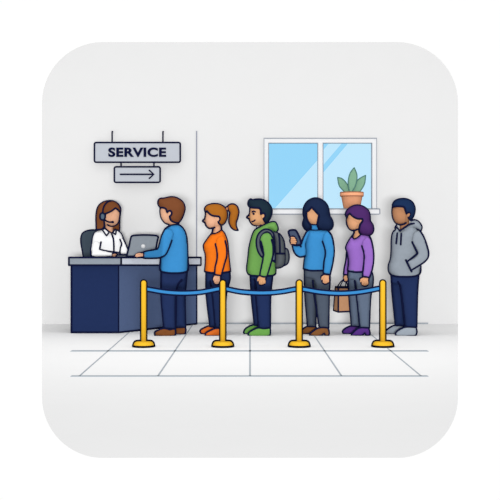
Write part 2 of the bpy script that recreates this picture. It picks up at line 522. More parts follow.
B.tube([(fx(149.5), aw, fz(170.4)), (fx(153.9), aw, fz(174.4)), (fx(149.5), aw, fz(178.4))], 0.0112, 0)
arrow = B.build('arrow'); arrow.parent = b2
cu = bpy.data.curves.new('lettering', 'FONT'); cu.body = 'SERVICE'; cu.size = 1; cu.extrude = 0.008; cu.offset = 0.042; cu.space_character = 1.08
cu.align_x = 'LEFT'
to = bpy.data.objects.new('tmp', cu); COL.objects.link(to)
dg = bpy.context.evaluated_depsgraph_get(); me = bpy.data.meshes.new_from_object(to.evaluated_get(dg))
bpy.data.objects.remove(to)
xs = [v.co.x for v in me.vertices]; ys = [v.co.y for v in me.vertices]
X0, X1, Y0, Y1 = fx(108.5), fx(166.3), fz(157.1), fz(147.6)
for v in me.vertices:
    x = X0 + (v.co.x - min(xs)) / (max(xs) - min(xs)) * (X1 - X0); z = Y0 + (v.co.y - min(ys)) / (max(ys) - min(ys)) * (Y1 - Y0)
    v.co = (x, SD - 0.017 - v.co.z, z)
me.materials.clear(); me.materials.append(INK)
tx = bpy.data.objects.new('lettering', me); COL.objects.link(tx); tx.parent = b1

# ------------------------------------------------------------------ service desk
D0 = 12.45
dx = lambda px, d: (px - 250) / F * d
zt1 = H - (257.5 - HOR) / F * D0; zt0 = H - (265.2 - HOR) / F * D0
FP = mat('navy_panel', '25345D'); SP = mat('side_panel_lit', '4D5C7D', k=.72); CT1 = mat('grey_top', '98A1AB'); CT2 = mat('side_top_lit', 'C9CED8', k=.66)  # side panel and side top: drawn light and shade put into lighter colours
dk = empty('service_desk', (dx(120, D0), D0 + .2, 0))
tag(dk, 'navy corner service desk, its side painted lighter as if lit, with grey worktop beneath the laptop', 'desk')
dA = F * H / (333.3 - HOR); dB = F * H / (324.6 - HOR)
cA = (dx(118.6, dA), dA); cB = (dx(196.5, dB), dB - .0); cL = (dx(71.4, dA), dA)
def z_at(py, d): return H - (py - HOR) / F * d
def slab(B, p, q, zb0, zb1, zt_0, zt_1, th, mi=0):
    """upright panel from p to q (x, y), thickness th to the left of p->q"""
    dxy = Vector((q[0] - p[0], q[1] - p[1])).normalized(); n = Vector((-dxy.y, dxy.x)) * th
    vs = [(p[0], p[1], zb0), (q[0], q[1], zb1), (q[0] + n.x, q[1] + n.y, zb1), (p[0] + n.x, p[1] + n.y, zb0),
          (p[0], p[1], zt_0), (q[0], q[1], zt_1), (q[0] + n.x, q[1] + n.y, zt_1), (p[0] + n.x, p[1] + n.y, zt_0)]
    B.add(vs, [(3, 2, 1, 0), (4, 5, 6, 7), (0, 1, 5, 4), (1, 2, 6, 5), (2, 3, 7, 6), (3, 0, 4, 7)], mi, False)
dr = 0.0118
ztB = z_at(265.2, dB) + .0
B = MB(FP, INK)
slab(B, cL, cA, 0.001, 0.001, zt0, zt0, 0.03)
y = dA - 0.001
B.tube([(cL[0], y, .012), (cA[0], y, .012)], dr); B.tube([(cL[0], y, .012), (cL[0], y, zt0)], dr); B.tube([(cA[0], y, .012), (cA[0], y, zt0)], dr * .7)
loc(B.build('front_panel'), dk)
B = MB(FP, INK)
slab(B, (cL[0], dA + .38), (cL[0], dA + .031), 0.001, 0.001, zt0, zt0, 0.03)
loc(B.build('end_panel'), dk)
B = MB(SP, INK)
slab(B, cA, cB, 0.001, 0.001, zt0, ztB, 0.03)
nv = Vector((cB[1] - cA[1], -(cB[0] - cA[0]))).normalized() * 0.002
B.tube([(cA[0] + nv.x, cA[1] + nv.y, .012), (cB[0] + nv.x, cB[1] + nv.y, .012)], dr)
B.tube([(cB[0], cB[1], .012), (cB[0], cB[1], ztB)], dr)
loc(B.build('side_panel'), dk, ).__setitem__('label', 'slate blue side panel, painted lighter as if lit')
# worktop: a front wing and a side wing running back to the wall
tA = (dx(121.2, D0), D0); tL = (dx(68.9, D0), D0); DT = dB - 0.02
tB = (dx(200.8, DT), DT)
ddir = Vector((tB[0] - tA[0], tB[1] - tA[1])).normalized(); nin = Vector((-ddir.y, ddir.x)) * 0.47
back = D0 + 0.44
t = (back - (tA[1] + nin.y)) / ddir.y; inner = (tA[0] + nin.x + ddir.x * t, back)
t = (WALL - 0.01 - (tA[1] + nin.y)) / ddir.y; innerw = (tA[0] + nin.x + ddir.x * t, WALL - 0.01)
def topslab(poly, tops, bots, m, name, edges):
    B = MB(m, INK); n = len(poly)
    vs = [(p[0], p[1], b) for p, b in zip(poly, bots)] + [(p[0], p[1], t) for p, t in zip(poly, tops)]
    B.add(vs, [tuple(range(n))[::-1], tuple(range(n, 2 * n))] + [(i, (i + 1) % n, (i + 1) % n + n, i + n) for i in range(n)], 0, False)
    for i, j in edges:
        p, q = poly[i], poly[j]
        B.tube([(p[0], p[1] - .002, tops[i]), (q[0], q[1] - .002, tops[j])], dr)
        B.tube([(p[0], p[1] - .002, bots[i]), (q[0], q[1] - .002, bots[j])], dr)
    for i in sorted({k for e_ in edges for k in e_}):
        B.tube([(poly[i][0], poly[i][1] - .002, bots[i]), (poly[i][0], poly[i][1] - .002, tops[i])], dr)
    return loc(B.build(name), dk)
ztw, zbw = z_at(257.5, DT), z_at(265.2, DT)
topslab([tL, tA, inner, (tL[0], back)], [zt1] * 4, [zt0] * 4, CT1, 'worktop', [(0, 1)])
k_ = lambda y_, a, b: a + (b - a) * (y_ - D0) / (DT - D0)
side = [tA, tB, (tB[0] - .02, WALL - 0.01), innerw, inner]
topslab(side, [k_(p[1], zt1, ztw) for p in side], [k_(p[1], zt0, zbw) for p in side], CT2, 'worktop', [(0, 1)])['label'] = 'grey side worktop, painted paler as if lit'
def ztop(d): return k_(d, zt1, ztw)

# ------------------------------------------------------------------ barrier posts and belts
YEL = mat('yellow_metal', 'FCC433', vary=.01, k=.46)
SDp = 11.0
posts = (143.7, 222.8, 299.2, 382.8)
plabels = ('yellow barrier post furthest left, standing before the desk', 'yellow barrier post in front of the person in the orange sweater',
           'yellow barrier post in front of the person in the blue turtleneck', 'yellow barrier post furthest right, beside the person in the grey hoodie')
sc = SDp / F; pr = 0.0112
def stanchion(px, label, first=None):
    f = Fig(px, SDp)
    r = f.empty('barrier_post'); tag(r, label, 'barrier post', 'yellow posts of the queue barrier')
    return r
p0 = stanchion(posts[0], plabels[0])
zt = H - (280.3 - HOR) * sc; rp = 0.0285
B = MB(YEL, BLACKINK)
hb = 0.063
B.lathe([(rp, hb - .01), (rp, zt - rp)] + [(rp * math.cos(a), zt - rp + rp * math.sin(a)) for a in np.linspace(.2, 1.5, 6)], n=24)
B.tube([(-rp - .002, 0, hb), (-rp - .002, 0, zt - rp)] + [((rp + .002) * -math.cos(a), 0, zt - rp + (rp + .002) * math.sin(a)) for a in np.linspace(.2, math.pi - .2, 9)] + [(rp + .002, 0, zt - rp), (rp + .002, 0, hb)], pr)
B.build('pole', p0)
B = MB(YEL, BLACKINK)
rb = 10.4 * sc
prof = [(rb, 0.002), (rb, 0.008), (rb * .97, 0.024), (rb * .91, 0.042), (rb * .82, .054), (rb * .68, .061), (rb * .4, .063), (rb * .1, .063)]
B.lathe(prof)
B.tube([((rb + .004) * math.cos(a), (rb + .004) * math.sin(a), pr) for a in np.linspace(0, 2 * math.pi, 48, endpoint=False)], pr, 1, True)
B.tube([(-x_ - .002, 0, z_ + .006) for x_, z_ in prof[1:]] + [(x_ + .002, 0, z_ + .006) for x_, z_ in prof[1:][::-1]], pr * 1.05)
B.build('base', p0)
B = MB(YEL, BLACKINK)
for px, lb in zip(posts[1:], plabels[1:]):
    r = stanchion(px, lb)
    for ch in list(p0.children):
        c = ch.copy(); COL.objects.link(c); c.parent = r
BELT = mat('blue_belt', '3F90D2', vary=.01, k=.45)
def belt(pts, label):
    P = spline(pts, step=1.5, closed=False)[0]
    mid = P[len(P) // 2]
    B = MB(BELT, INK); hh = 1.95 * sc; th = 0.007
    L = [Vector((dx(p[0], SDp), SDp, H - (p[1] - HOR) * sc)) for p in P]
    c0 = L[len(L) // 2].copy(); L = [p - c0 for p in L]
    vs = []; fs = []
    for p in L:
        vs += [(p.x, -th, p.z - hh), (p.x, th, p.z - hh), (p.x, th, p.z + hh), (p.x, -th, p.z + hh)]
    for i in range(len(L) - 1):
        for k in range(4):
            fs.append((4 * i + k, 4 * i + (k + 1) % 4, 4 * i + 4 + (k + 1) % 4, 4 * i + 4 + k))
    fs += [(0, 1, 2, 3), tuple(4 * (len(L) - 1) + k for k in (3, 2, 1, 0))]
    B.add(vs, fs, 0, False)
    for sg in (-1, 1): B.tube([(p.x, -0.002, p.z + sg * (hh + .002)) for p in L], pr * .93)
    o = B.build('barrier_belt'); o.location = c0
    tag(o, label, 'barrier belt', 'blue belts of the queue barrier')
belt([(147.5, 289.1), (165, 292.0), (182, 293.1), (200, 292.2), (219.0, 288.7)], 'blue barrier belt sagging in front of the person at the desk')
belt([(226.6, 288.9), (240, 291.6), (262, 292.9), (280, 291.8), (295.4, 289.1)], 'blue barrier belt sagging in front of the green jacket')
belt([(303.0, 289.1), (320, 292.0), (341, 293.3), (360, 291.9), (379.0, 288.5)], 'blue barrier belt sagging in front of the paper bag')

# ================================================================== PEOPLE
def person(fig, label):
    r = fig.empty('person'); tag(r, label, 'person'); return r

# ---------- receptionist
fg = Fig(108, 13.36)
r = person(fg, 'person in a white shirt and headset seated behind the service desk')
c = lambda pts: crop(80, 195, pts)
headf = c([(163, 240), (168, 170), (185, 112), (225, 76), (280, 60), (340, 65), (388, 100), (405, 145), (400, 220), (378, 285), (335, 312), (280, 312), (220, 300), (175, 290)])
B = MB(SK1, INK)
fg.puff(B, c([(350, 110), (398, 150), (396, 230), (377, 284), (345, 306), (300, 308), (240, 300), (215, 240), (215, 150), (280, 90)]), 0, .105, .11, form=headf, ink=None)
fg.puff(B, c([(252, 270, 1), (250, 400, 1), (330, 400, 1), (330, 280, 1)]), 0.01, .055, .06, ink=None)
core(fg, B, [[(108, 228, 0, .05), (108, 240, 0, .06), (107, 262, 0, .07), (107, 275, 0, .08)], [(98, 240, 0, .03), (97, 251, -.15, .02), (111, 254.8, -.21, .02)], [(119, 240, 0, .02), (124, 248, -.1, .018), (124.5, 253, -.15, .018)]])
B = remeshed(B)
fg.puff(B, c([(352, 120), (396, 165), (392, 230), (375, 284), (340, 306), (300, 308)]), 0, .106, .11, form=headf, ink=None, strokes=[c([(398, 165), (393, 232), (376, 284), (343, 307), (305, 310), (275, 298)])])
hand(fg, B, c([(318, 588, 1), (350, 582), (372, 592), (378, 618, 1), (318, 620, 1)]), -.225, horizontal=True)
fg.build(B, 'body', r)
B = MB(mat('auburn_hair', '824E2E'), INK)
hf2 = c([(160, 380), (165, 180), (185, 112), (225, 76), (280, 60), (340, 65), (388, 100), (405, 145), (398, 240), (400, 380)])
fg.puff(B, c([(163, 352, 1), (164, 180), (185, 112), (225, 76), (280, 60), (340, 65), (388, 100), (404, 145), (396, 240), (395, 352, 1)]), 0.055, .06, .06)
fg.puff(B, c([(163, 350, 1), (164, 180), (185, 112), (225, 76), (280, 60), (340, 65), (390, 102), (406, 145), (400, 172, 1), (378, 150), (354, 132, 1), (315, 162), (258, 188, 1), (243, 230), (246, 340, 1)]), 0, .105, .11, form=hf2, delta=.012)
fg.build(B, 'hair', r)
SHW = mat('white_shirt', 'FDFDFE', vary=.004, k=.54)
B = MB(SHW, INK)
fg.puff(B, c([(232, 335, 1), (150, 375), (130, 420), (118, 500), (108, 570), (112, 610), (135, 800, 2), (440, 800, 2), (478, 600), (476, 545), (450, 480), (430, 430), (405, 380), (362, 350, 1), (322, 385, 1)]), 0, .12, .10, hmin=.04, strokes=[c([(315, 385), (333, 440), (338, 560), (336, 590)])])
warp1 = lambda px, py: -0.10 * min(1, max(0, (py - 243) / 12.0)) * (1)
fg.puff(B, c([(120, 560), (125, 500), (150, 460), (190, 470), (212, 500), (196, 545, 1), (260, 560), (330, 575, 1), (318, 620, 1), (140, 622), (112, 608)]), -.125, .045, .05, ink=None, warp=warp1,
        strokes=[c([(210, 470), (203, 505), (195, 545, 1), (260, 560), (400, 580)]), c([(108, 560), (112, 605), (140, 619), (316, 619)])])
fg.puff(B, c([(400, 445), (418, 490), (405, 530), (398, 590, 1), (468, 600, 1), (476, 545), (450, 480), (430, 430)]), -.10, .045, .05, ink=None, warp=lambda a, b: -.06 * min(1, max(0, (b - 240) / 12)),
        strokes=[c([(400, 445), (416, 485), (406, 525), (398, 578)]), c([(430, 430), (450, 480), (476, 545), (470, 590)])])
sh = fg.build(B, 'shirt', r)
B = MB(SHW, INK)
fg.puff(B, c([(236, 322, 1), (292, 370, 1), (265, 408, 1), (222, 345, 1)]), -.115, .008, .03, r=.0105)
fg.puff(B, c([(352, 344, 1), (326, 375, 1), (356, 396, 1), (362, 352, 1)]), -.115, .008, .03, r=.0105)
fg.build(B, 'collar', sh)
B = MB(NAVY, INK)
for sg in (-1, 1):
    x_ = sg * .11
    B.tube([(x_ * .6, 0, .76), (x_, -.12, .72), (x_, -.38, .71), (x_, -.42, .66), (x_, -.41, .5), (x_, -.36, .34)], [.1, .085, .07, .065, .055, .05], 0, n=14)
fg.build(B, 'trousers', r)
BRS = mat('brown_leather', '84502C')
for sg in (-1, 1):
    B = MB(BRS, INK); x_ = sg * .11
    B.tube([(x_, -.34, .33), (x_, -.35, .29), (x_, -.42, .275), (x_, -.50, .268)], [.045, .045, .04, .03], 0, n=12); fg.build(B, 'shoe', r)
# headset
SL = mat('slate_plastic', '5D7083'); 
hs = fg.build(MB(INK), 'x') if False else fg.empty('headset')
hs.location.z = 1.5
tag(hs, 'slate grey headset with a thin microphone boom worn over auburn hair', 'headset')
def off_z(o, z=1.5): o.location.z = -z; return o
B = MB(INK)
for P_ in (c([(228, 185), (232, 140), (252, 95), (285, 66), (305, 62)]),):
    Q_ = spline(P_, closed=False)[0]; hh = fg.height(Q_, spline(headf)[0], [False] * 9999, .105, .11, .012) + .02
    pts_ = []
    for p, q in zip(Q_, hh): x_, _, z_ = fg.P(p[0], p[1], 0); pts_.append((x_, -q, z_))
    top = pts_[-1]
    B.tube(pts_ + [(top[0] + .01, 0.0, top[2] + .004), (top[0] + .0, .06, top[2] - .02), (top[0] - .03, .11, top[2] - .1)], 0.0115, 0)
off_z(fg.build(B, 'headband', hs))
B = MB(SL, INK)
fg.puff(B, c([(226, 180), (248, 195), (250, 225), (240, 246), (224, 250), (206, 240), (200, 215), (206, 190)]), -.13, .02, .03, hmin=.01)
off_z(fg.build(B, 'ear_cup', hs))
B = MB(INK)
m_ = [fg.P(*p, y_) for p, y_ in ((c([(246, 245)])[0], -.135), (c([(262, 260)])[0], -.13), (c([(290, 271)])[0], -.13), (c([(320, 272)])[0], -.13))]
B.tube(m_, .0105, 0); B.ball(fg.P(*c([(325, 271)])[0], -.135), (.021, .018, .017), 0)
off_z(fg.build(B, 'microphone', hs))
# office chair
fc = Fig(100, 13.62)
oc = fc.empty('office_chair'); tag(oc, 'dark slate office chair with rounded backrest behind the desk', 'chair')
CH = mat('slate_fabric', '46535F')
B = MB(CH, INK)
fc.puff(B, c([(60, 362), (110, 352), (200, 352), (280, 362), (320, 400), (325, 450), (310, 560), (295, 640), (270, 720), (80, 720), (42, 640), (25, 560), (11, 480), (10, 430), (25, 385)]), .03, .045, .05, hmin=.01)
fc.build(B, 'backrest', oc)
B = MB(CH, INK)
B.prism(rrect(-.16, .30, -.34, .0, .08), (), .60, .66, 'z'); fc.build(B, 'seat', oc)
MT = mat('dark_metal', '3A4450')
B = MB(MT); B.lathe([(.03, .10), (.03, .60)], (.07, -.15), n=16); fc.build(B, 'column', oc)
B = MB(MT); B.tube([(.07, .05, .64), (.07, .06, .70), (.07, .03, .85)], .02, 0); B.tube([(.07, -.1, .59), (.07, .05, .64)], .02, 0); fc.build(B, 'back_bracket', oc)
for k in range(5):
    a = math.radians(90 + 72 * k); ex, ey = .07 + .2 * math.cos(a), -.17 + .2 * math.sin(a)
    B = MB(MT); B.tube([(.07, -.17, .12), (ex, ey, .085)], [.022, .016], 0); q = fc.build(B, 'base_arm', oc)
    B = MB(MT); B.ball((ex, ey, .04), (.03, .022, .039), 0); cs = B.build('caster', q)

# ---------- laptop
LD = 13.02
fl_ = Fig(142, LD); zc = ztop(LD) 
lp = fl_.empty('laptop'); lp.location.z = zc; tag(lp, 'grey laptop open on the side wing of the desk worktop', 'laptop')
LG = mat('laptop_grey', '969EA7')
def lpz(o): o.location.z = -zc; return o
c2 = lambda pts: crop(120, 225, pts)
B = MB(LG, INK)
scr = c2([(112, 118), (122, 108), (370, 108), (381, 118), (372, 165), (345, 315, 1), (66, 315, 1), (90, 215)])
fl_.puff(B, scr, -.03, .008, .02, hmin=.006, r=.0118)
ls = lpz(fl_.build(B, 'screen', lp))
B = MB(mat('white_badge', 'F1F2F4', vary=0))
x_, y_, z_ = fl_.P(*c2([(232, 213)])[0], -.046)
B.tube([(x_, -.0385, z_), (x_, -.046, z_)], .027, 0, n=24, cap=False)
q = B.build('round_badge', ls)
B = MB(LG, INK)
x0, _, _ = fl_.P(116, 256, 0); x1, _, _ = fl_.P(155, 256, 0)
B.prism(rrect(x0, x1, -.02, .17, .02, n=5), (), zc + .002, zc + .034, 'z')
B.tube([(x0 + .008, -.021, zc + .008), (x0 + .004, -.021, zc + .026), (x0 + .016, -.021, zc + .036), (x0 + .16, -.021, zc + .036)], .0105)
lpz(fl_.build(B, 'keyboard_base', lp))

# ---------- man at the desk
def scap(fig, root, m, shoes_near, shoes_far, on=-.085, of=.12):
    shoe(fig, root, m, shoes_far, of); shoe(fig, root, m, shoes_near, on)
fg = Fig(172, 12.32)
r = person(fg, 'person in a blue sweater standing at the desk with a hand by the laptop')
c = lambda pts: crop(150, 190, pts)
headf = c([(82, 112), (100, 88), (140, 84), (180, 75), (225, 70), (280, 85), (330, 125), (348, 175), (340, 230), (315, 290), (287, 330), (240, 345), (190, 345), (150, 328), (118, 288), (103, 230), (100, 178), (83, 145)])
B = MB(SK1, INK)
fg.puff(B, c([(106, 150), (104, 230), (119, 287), (150, 326), (190, 344), (250, 335), (300, 270), (320, 180), (280, 110), (200, 95), (130, 110)]), 0, .105, .11, form=headf, ink=None)
fg.puff(B, c([(192, 310, 1), (193, 385, 1), (285, 385, 1), (284, 300, 1)]), 0, .052, .06, ink=None)
wa = lambda px, py: 0.42 * min(1.0, max(0.0, (163 - px) / 22.0))
core(fg, B, [[(173, 225, 0, .05), (173, 235, 0, .07), (173, 262, 0, .08), (173, 275, 0, .08)],
             [(168, 236, -.12, .03), (163.5, 251, -.15, .022), (160, 255, -.10, .02), (154, 255, .01, .02), (146, 255, .16, .02)], [(168, 236, .12, .03), (163.5, 251, .13, .022), (160, 255, .17, .02), (146, 255, .37, .02)],
             [(170, 275, -.055, .05), (168, 300, -.058, .036), (169.5, 330, -.06, .024)], [(178, 275, .07, .04), (180, 300, .07, .03), (180, 328, .07, .022)]])
B = remeshed(B)
fg.puff(B, c([(180, 220), (205, 212), (217, 230), (208, 252), (196, 264), (182, 250)]), -.105, .014, .02, ink=None)
fg.puff(B, c([(112, 170), (106, 230), (120, 284), (150, 322), (180, 330), (170, 240)]), 0, .106, .11, form=headf, ink=None, strokes=[c([(104, 176), (103, 230), (118, 287), (150, 328), (186, 345), (190, 358)]), c([(287, 326), (286, 345)])])
hand(fg, B, c([(-160, 668), (-148, 652), (-120, 634), (-62, 624, 1), (-62, 670, 1), (-140, 672)]), -.16, warp=wa, horizontal=True)
fg.build(B, 'body', r)
B = MB(mat('brown_hair', '804D30'), INK)
fg.puff(B, c([(104, 178, 1), (84, 148), (81, 112), (100, 88), (140, 84), (180, 75), (225, 70), (280, 85), (330, 125), (348, 175), (340, 230), (315, 290), (287, 328, 1), (250, 326), (215, 310), (200, 285), (197, 266, 1), (212, 250), (217, 230), (205, 211), (188, 212), (172, 228, 1), (160, 195), (140, 181)]), 0, .105, .11, form=headf, delta=.012)
fg.build(B, 'hair', r)
B = MB(BLUE, INK)
fg.puff(B, c([(200, 357), (155, 385), (125, 440), (112, 500), (110, 600), (107, 680), (106, 805, 2), (160, 822, 2), (250, 827, 2), (340, 820, 2), (374, 805, 2), (377, 650), (362, 450), (330, 385), (290, 352), (250, 348)]), 0, OT, .12, hmin=.05, ink=None,
        strokes=[c([(190, 358), (250, 348), (292, 352), (330, 385), (360, 450), (376, 650), (375, 803), (340, 820), (250, 827), (160, 822), (106, 805), (106, 680)])])
armp = c([(190, 380), (155, 388), (125, 440), (105, 500), (88, 570), (75, 592, 1), (0, 605), (-60, 617, 1), (-60, 681, 1), (30, 682), (100, 676), (150, 650), (185, 590), (217, 505), (235, 430)])
fg.puff(B, armp, -.16, .05, .055, hmin=.02, ink=None, warp=wa, strokes=[c([(200, 357), (155, 386), (125, 440), (105, 500), (88, 568), (75, 592, 1), (0, 605), (-60, 617, 1), (-60, 681, 1), (30, 682), (100, 676), (150, 650), (185, 590), (217, 505)])])
fg.puff(B, armp, .13, .045, .055, ink=None, warp=lambda a, b: wa(a, b) * .75)
fg.build(B, 'sweater', r)
trousers(fg, r, NAVY, c([(112, 812, 2), (372, 812, 2), (345, 900), (285, 940), (262, 1020), (252, 1388, 1), (140, 1388, 1), (112, 1050)]),
         c([(200, 812, 2), (370, 812, 2), (358, 950), (350, 1050), (355, 1370, 1), (240, 1372, 1), (230, 1000)]),
         [c([(113, 820), (112, 1050), (140, 1388, 1), (200, 1392), (252, 1386, 1), (257, 1200), (262, 1020), (280, 940), (316, 895)])])
scap(fg, r, BRS, c([(50, 1445), (50, 1420), (80, 1402), (140, 1382), (195, 1394), (250, 1386, 1), (253, 1440), (235, 1460), (70, 1462)]), c([(254, 1375, 1), (300, 1374), (350, 1364, 1), (357, 1400), (345, 1438), (300, 1441), (252, 1440, 1)]), -.09, .08)

# ---------- woman in orange
fg = Fig(218, 12.32)
r = person(fg, 'person with a ginger ponytail in an orange sweater waiting in line')
c = lambda pts: crop(195, 195, pts)
headf = c([(105, 172), (97, 140), (115, 110), (160, 92), (210, 88), (260, 100), (305, 135), (322, 180), (318, 235), (295, 280), (262, 305), (215, 325), (150, 334), (118, 312), (104, 282), (98, 230)])
B = MB(SK1, INK)
fc_ = c([(112, 160), (106, 200), (104, 232), (80, 262), (102, 278), (112, 308), (140, 331), (190, 330), (250, 300), (290, 250), (300, 180), (260, 120), (180, 105)])
fg.puff(B, fc_, 0, .10, .105, form=headf, ink=None)
fg.puff(B, c([(190, 300, 1), (172, 410, 1), (275, 410, 1), (258, 290, 1)]), 0, .048, .06, ink=None)
core(fg, B, [[(217, 228, 0, .045), (217, 240, 0, .06), (216, 262, 0, .07), (217, 275, 0, .07)],
             [(219.5, 246, -.09, .02), (221.5, 257, -.165, .02), (218, 275, -.165, .02)], [(219.5, 244, .15, .02), (221.5, 257, .165, .02), (218, 275, .165, .02)],
             [(219, 275, -.055, .05), (220, 300, -.058, .036), (220, 326, -.06, .024)], [(213, 275, .07, .04), (212, 300, .07, .03), (213, 324, .07, .022)]])
B = remeshed(B)
fg.puff(B, c([(222, 222), (242, 222), (250, 240), (243, 256), (230, 266), (220, 250)]), -.102, .014, .02, ink=None)
fg.puff(B, c([(118, 180), (108, 232), (92, 260), (106, 278), (118, 305), (145, 325), (190, 320), (200, 230)]), 0, .101, .105, form=headf, ink=None, strokes=[c([(106, 168), (105, 205), (98, 236), (77, 261), (99, 278), (110, 305), (138, 331), (170, 334)]), c([(182, 333), (174, 365), (165, 388)]), c([(262, 306), (266, 350)])], front=[c([(160, 334), (178, 333), (196, 325)])])
hd = c([(190, 798, 1), (180, 845), (190, 882), (214, 896), (238, 888), (252, 860), (256, 806, 1)])
hand(fg, B, hd, -.165); hand(fg, B, hd, .165, ink=False)
fg.build(B, 'body', r)
HR = mat('ginger_hair', 'B06B26')
B = MB(HR, INK)
fg.puff(B, c([(106, 176, 1), (97, 140), (115, 110), (160, 92), (210, 88), (260, 100), (305, 135), (322, 180), (318, 235), (295, 280), (262, 305, 1), (240, 285), (232, 267, 1), (246, 252), (249, 236), (240, 218), (215, 214, 1), (175, 208), (142, 187), (122, 162, 1)]), 0, .10, .105, form=headf, delta=.012)
hr_ = fg.build(B, 'hair', r)
B = MB(HR, INK)
fg.puff(B, c([(322, 125), (345, 97), (385, 92), (420, 115), (436, 165), (426, 230), (410, 280), (414, 320), (430, 354, 1), (390, 346), (357, 315), (341, 270), (345, 210), (348, 175), (335, 155, 1)]), 0, .05, .055)
fg.build(B, 'ponytail', hr_)
B = MB(mat('hair_tie', 'D08C62'), INK)
fg.puff(B, c([(303, 130), (326, 118), (332, 150), (318, 160)]), -.01, .045, .04, r=.010)
fg.build(B, 'hair_tie', hr_)
ORG = mat('orange_knit', 'FB7E20')
B = MB(ORG, INK)
fg.puff(B, c([(165, 388, 1), (125, 440), (88, 500), (88, 530), (104, 590), (107, 660), (98, 764, 2), (160, 774, 2), (270, 774, 2), (354, 762, 2), (341, 650), (333, 560), (322, 460), (295, 385), (266, 350, 1), (240, 370), (200, 388)]), 0, OT, .12, hmin=.05)
arm = c([(207, 480), (222, 580), (220, 640), (203, 720), (197, 792, 1), (262, 805, 1), (290, 700), (315, 610), (318, 540), (305, 450), (275, 410), (225, 430)])
fg.puff(B, arm, -.165, .045, .05, hmin=.02, ink=None, strokes=[c([(205, 490), (221, 570), (221, 640), (203, 720), (197, 792, 1), (262, 805, 1), (290, 700), (315, 610), (317, 540), (302, 460)])])
fg.puff(B, arm, .165, .045, .05, ink=None)
fg.build(B, 'sweater', r)
trousers(fg, r, NAVY, c([(112, 762, 2), (350, 762, 2), (350, 830), (335, 900), (315, 980), (290, 1335, 1), (205, 1325, 1), (174, 1000), (160, 900), (118, 860)]),
         c([(112, 762, 2), (250, 762, 2), (240, 1000), (220, 1318, 1), (150, 1314, 1), (113, 978)]),
         [c([(347, 775), (350, 830), (335, 900), (315, 980), (290, 1335, 1), (205, 1327, 1), (174, 1000), (153, 860)])])
scap(fg, r, mat('orange_suede', 'E3722B'), c([(104, 1405), (108, 1382), (150, 1356), (205, 1333), (290, 1330, 1), (298, 1380), (285, 1412, 1), (120, 1412)]), c([(60, 1376), (52, 1356), (90, 1327), (150, 1307), (195, 1316), (205, 1336), (110, 1385), (85, 1388)]))

# ---------- man in green
fg = Fig(261, 12.32)
r = person(fg, 'person with dark hair in a green hooded jacket and green shoes')
c = lambda pts: crop(240, 195, pts)
headf = c([(95, 130), (82, 100), (85, 65), (105, 42), (125, 47), (165, 44), (215, 45), (260, 65), (300, 105), (318, 150), (312, 205), (290, 250), (262, 285), (215, 300), (165, 306), (128, 298), (104, 270), (92, 235), (94, 190), (98, 150)])
B = MB(SK2, INK)
fg.puff(B, c([(102, 110), (101, 170), (92, 200), (71, 222), (93, 240), (106, 270), (130, 297), (165, 304), (215, 295), (270, 250), (295, 180), (280, 110), (210, 65), (130, 75)]), 0, .105, .11, form=headf, ink=None)
fg.puff(B, c([(172, 270, 1), (172, 350, 1), (272, 350, 1), (250, 250, 1)]), 0, .052, .06, ink=None)
core(fg, B, [[(262, 226, 0, .05), (262, 240, 0, .07), (262, 262, 0, .08), (262, 275, 0, .08)],
             [(267, 242, -.165, .022), (268, 257, -.18, .022), (263.5, 275, -.18, .022)], [(267, 242, .15, .022), (268, 257, .165, .022), (263.5, 275, .165, .022)],
             [(264, 275, -.055, .05), (264, 300, -.058, .036), (264, 326, -.06, .024)], [(257, 275, .07, .04), (257, 300, .07, .03), (258, 323, .07, .022)]])
B = remeshed(B)
fg.puff(B, c([(215, 195), (240, 186), (250, 205), (242, 225), (228, 236), (212, 220)]), -.106, .014, .02, ink=None)
fg.puff(B, c([(106, 150), (98, 205), (84, 222), (98, 240), (112, 270), (135, 290), (200, 285), (205, 200)]), 0, .106, .11, form=headf, ink=None, strokes=[c([(100, 128), (99, 170), (90, 200), (68, 223), (91, 242), (105, 270), (130, 298), (165, 306)]), c([(165, 306), (185, 304), (210, 296)]),
        (c([(122, 171), (138, 164), (152, 170)]), .010), (c([(122, 266), (138, 262), (150, 252)]), .0095), (c([(134, 187), (138, 191)]), .013)])
hd = c([(196, 805, 1), (176, 818), (172, 836), (188, 842), (186, 875), (193, 895), (215, 902), (240, 890), (254, 855), (262, 814, 1)])
hand(fg, B, hd, -.18); hand(fg, B, hd, .165, ink=False)
fg.build(B, 'body', r)
B = MB(mat('dark_teal_hair', '20313F'), INK)
fg.puff(B, c([(101, 126, 1), (82, 100), (85, 65), (105, 42), (125, 50), (165, 44), (215, 45), (260, 65), (300, 105), (318, 150), (312, 205), (290, 250), (262, 285, 1), (240, 255), (232, 236, 1), (248, 218), (246, 192), (228, 184), (208, 195, 1), (205, 150), (195, 134, 1), (150, 131)]), 0, .105, .11, form=headf, delta=.012)
fg.build(B, 'hair', r)
GRN = mat('green_cloth', '73A957')
B = MB(GRN, INK)
fg.puff(B, c([(165, 335, 1), (140, 365), (112, 440), (92, 530), (80, 640), (70, 755), (85, 790, 2), (110, 801, 2), (210, 807, 2), (330, 801, 2), (355, 785, 2), (358, 700), (355, 560), (350, 450), (345, 370), (305, 320, 1), (270, 290, 1), (220, 308)]), 0, OT, .12, hmin=.05)
arm = c([(205, 440), (228, 530), (237, 600), (225, 670), (198, 802, 1), (240, 817), (268, 813, 1), (300, 710), (328, 600), (330, 520), (318, 430), (290, 385), (235, 390)])
fg.puff(B, arm, -.185, .045, .05, hmin=.02, ink=None, strokes=[c([(210, 465), (228, 530), (237, 600), (225, 670), (198, 802, 1), (240, 817), (268, 813, 1), (300, 710), (328, 600), (331, 520), (315, 447)])])
fg.puff(B, arm, .165, .045, .05, ink=None)
jk = fg.build(B, 'jacket', r)
B = MB(GRN, INK)
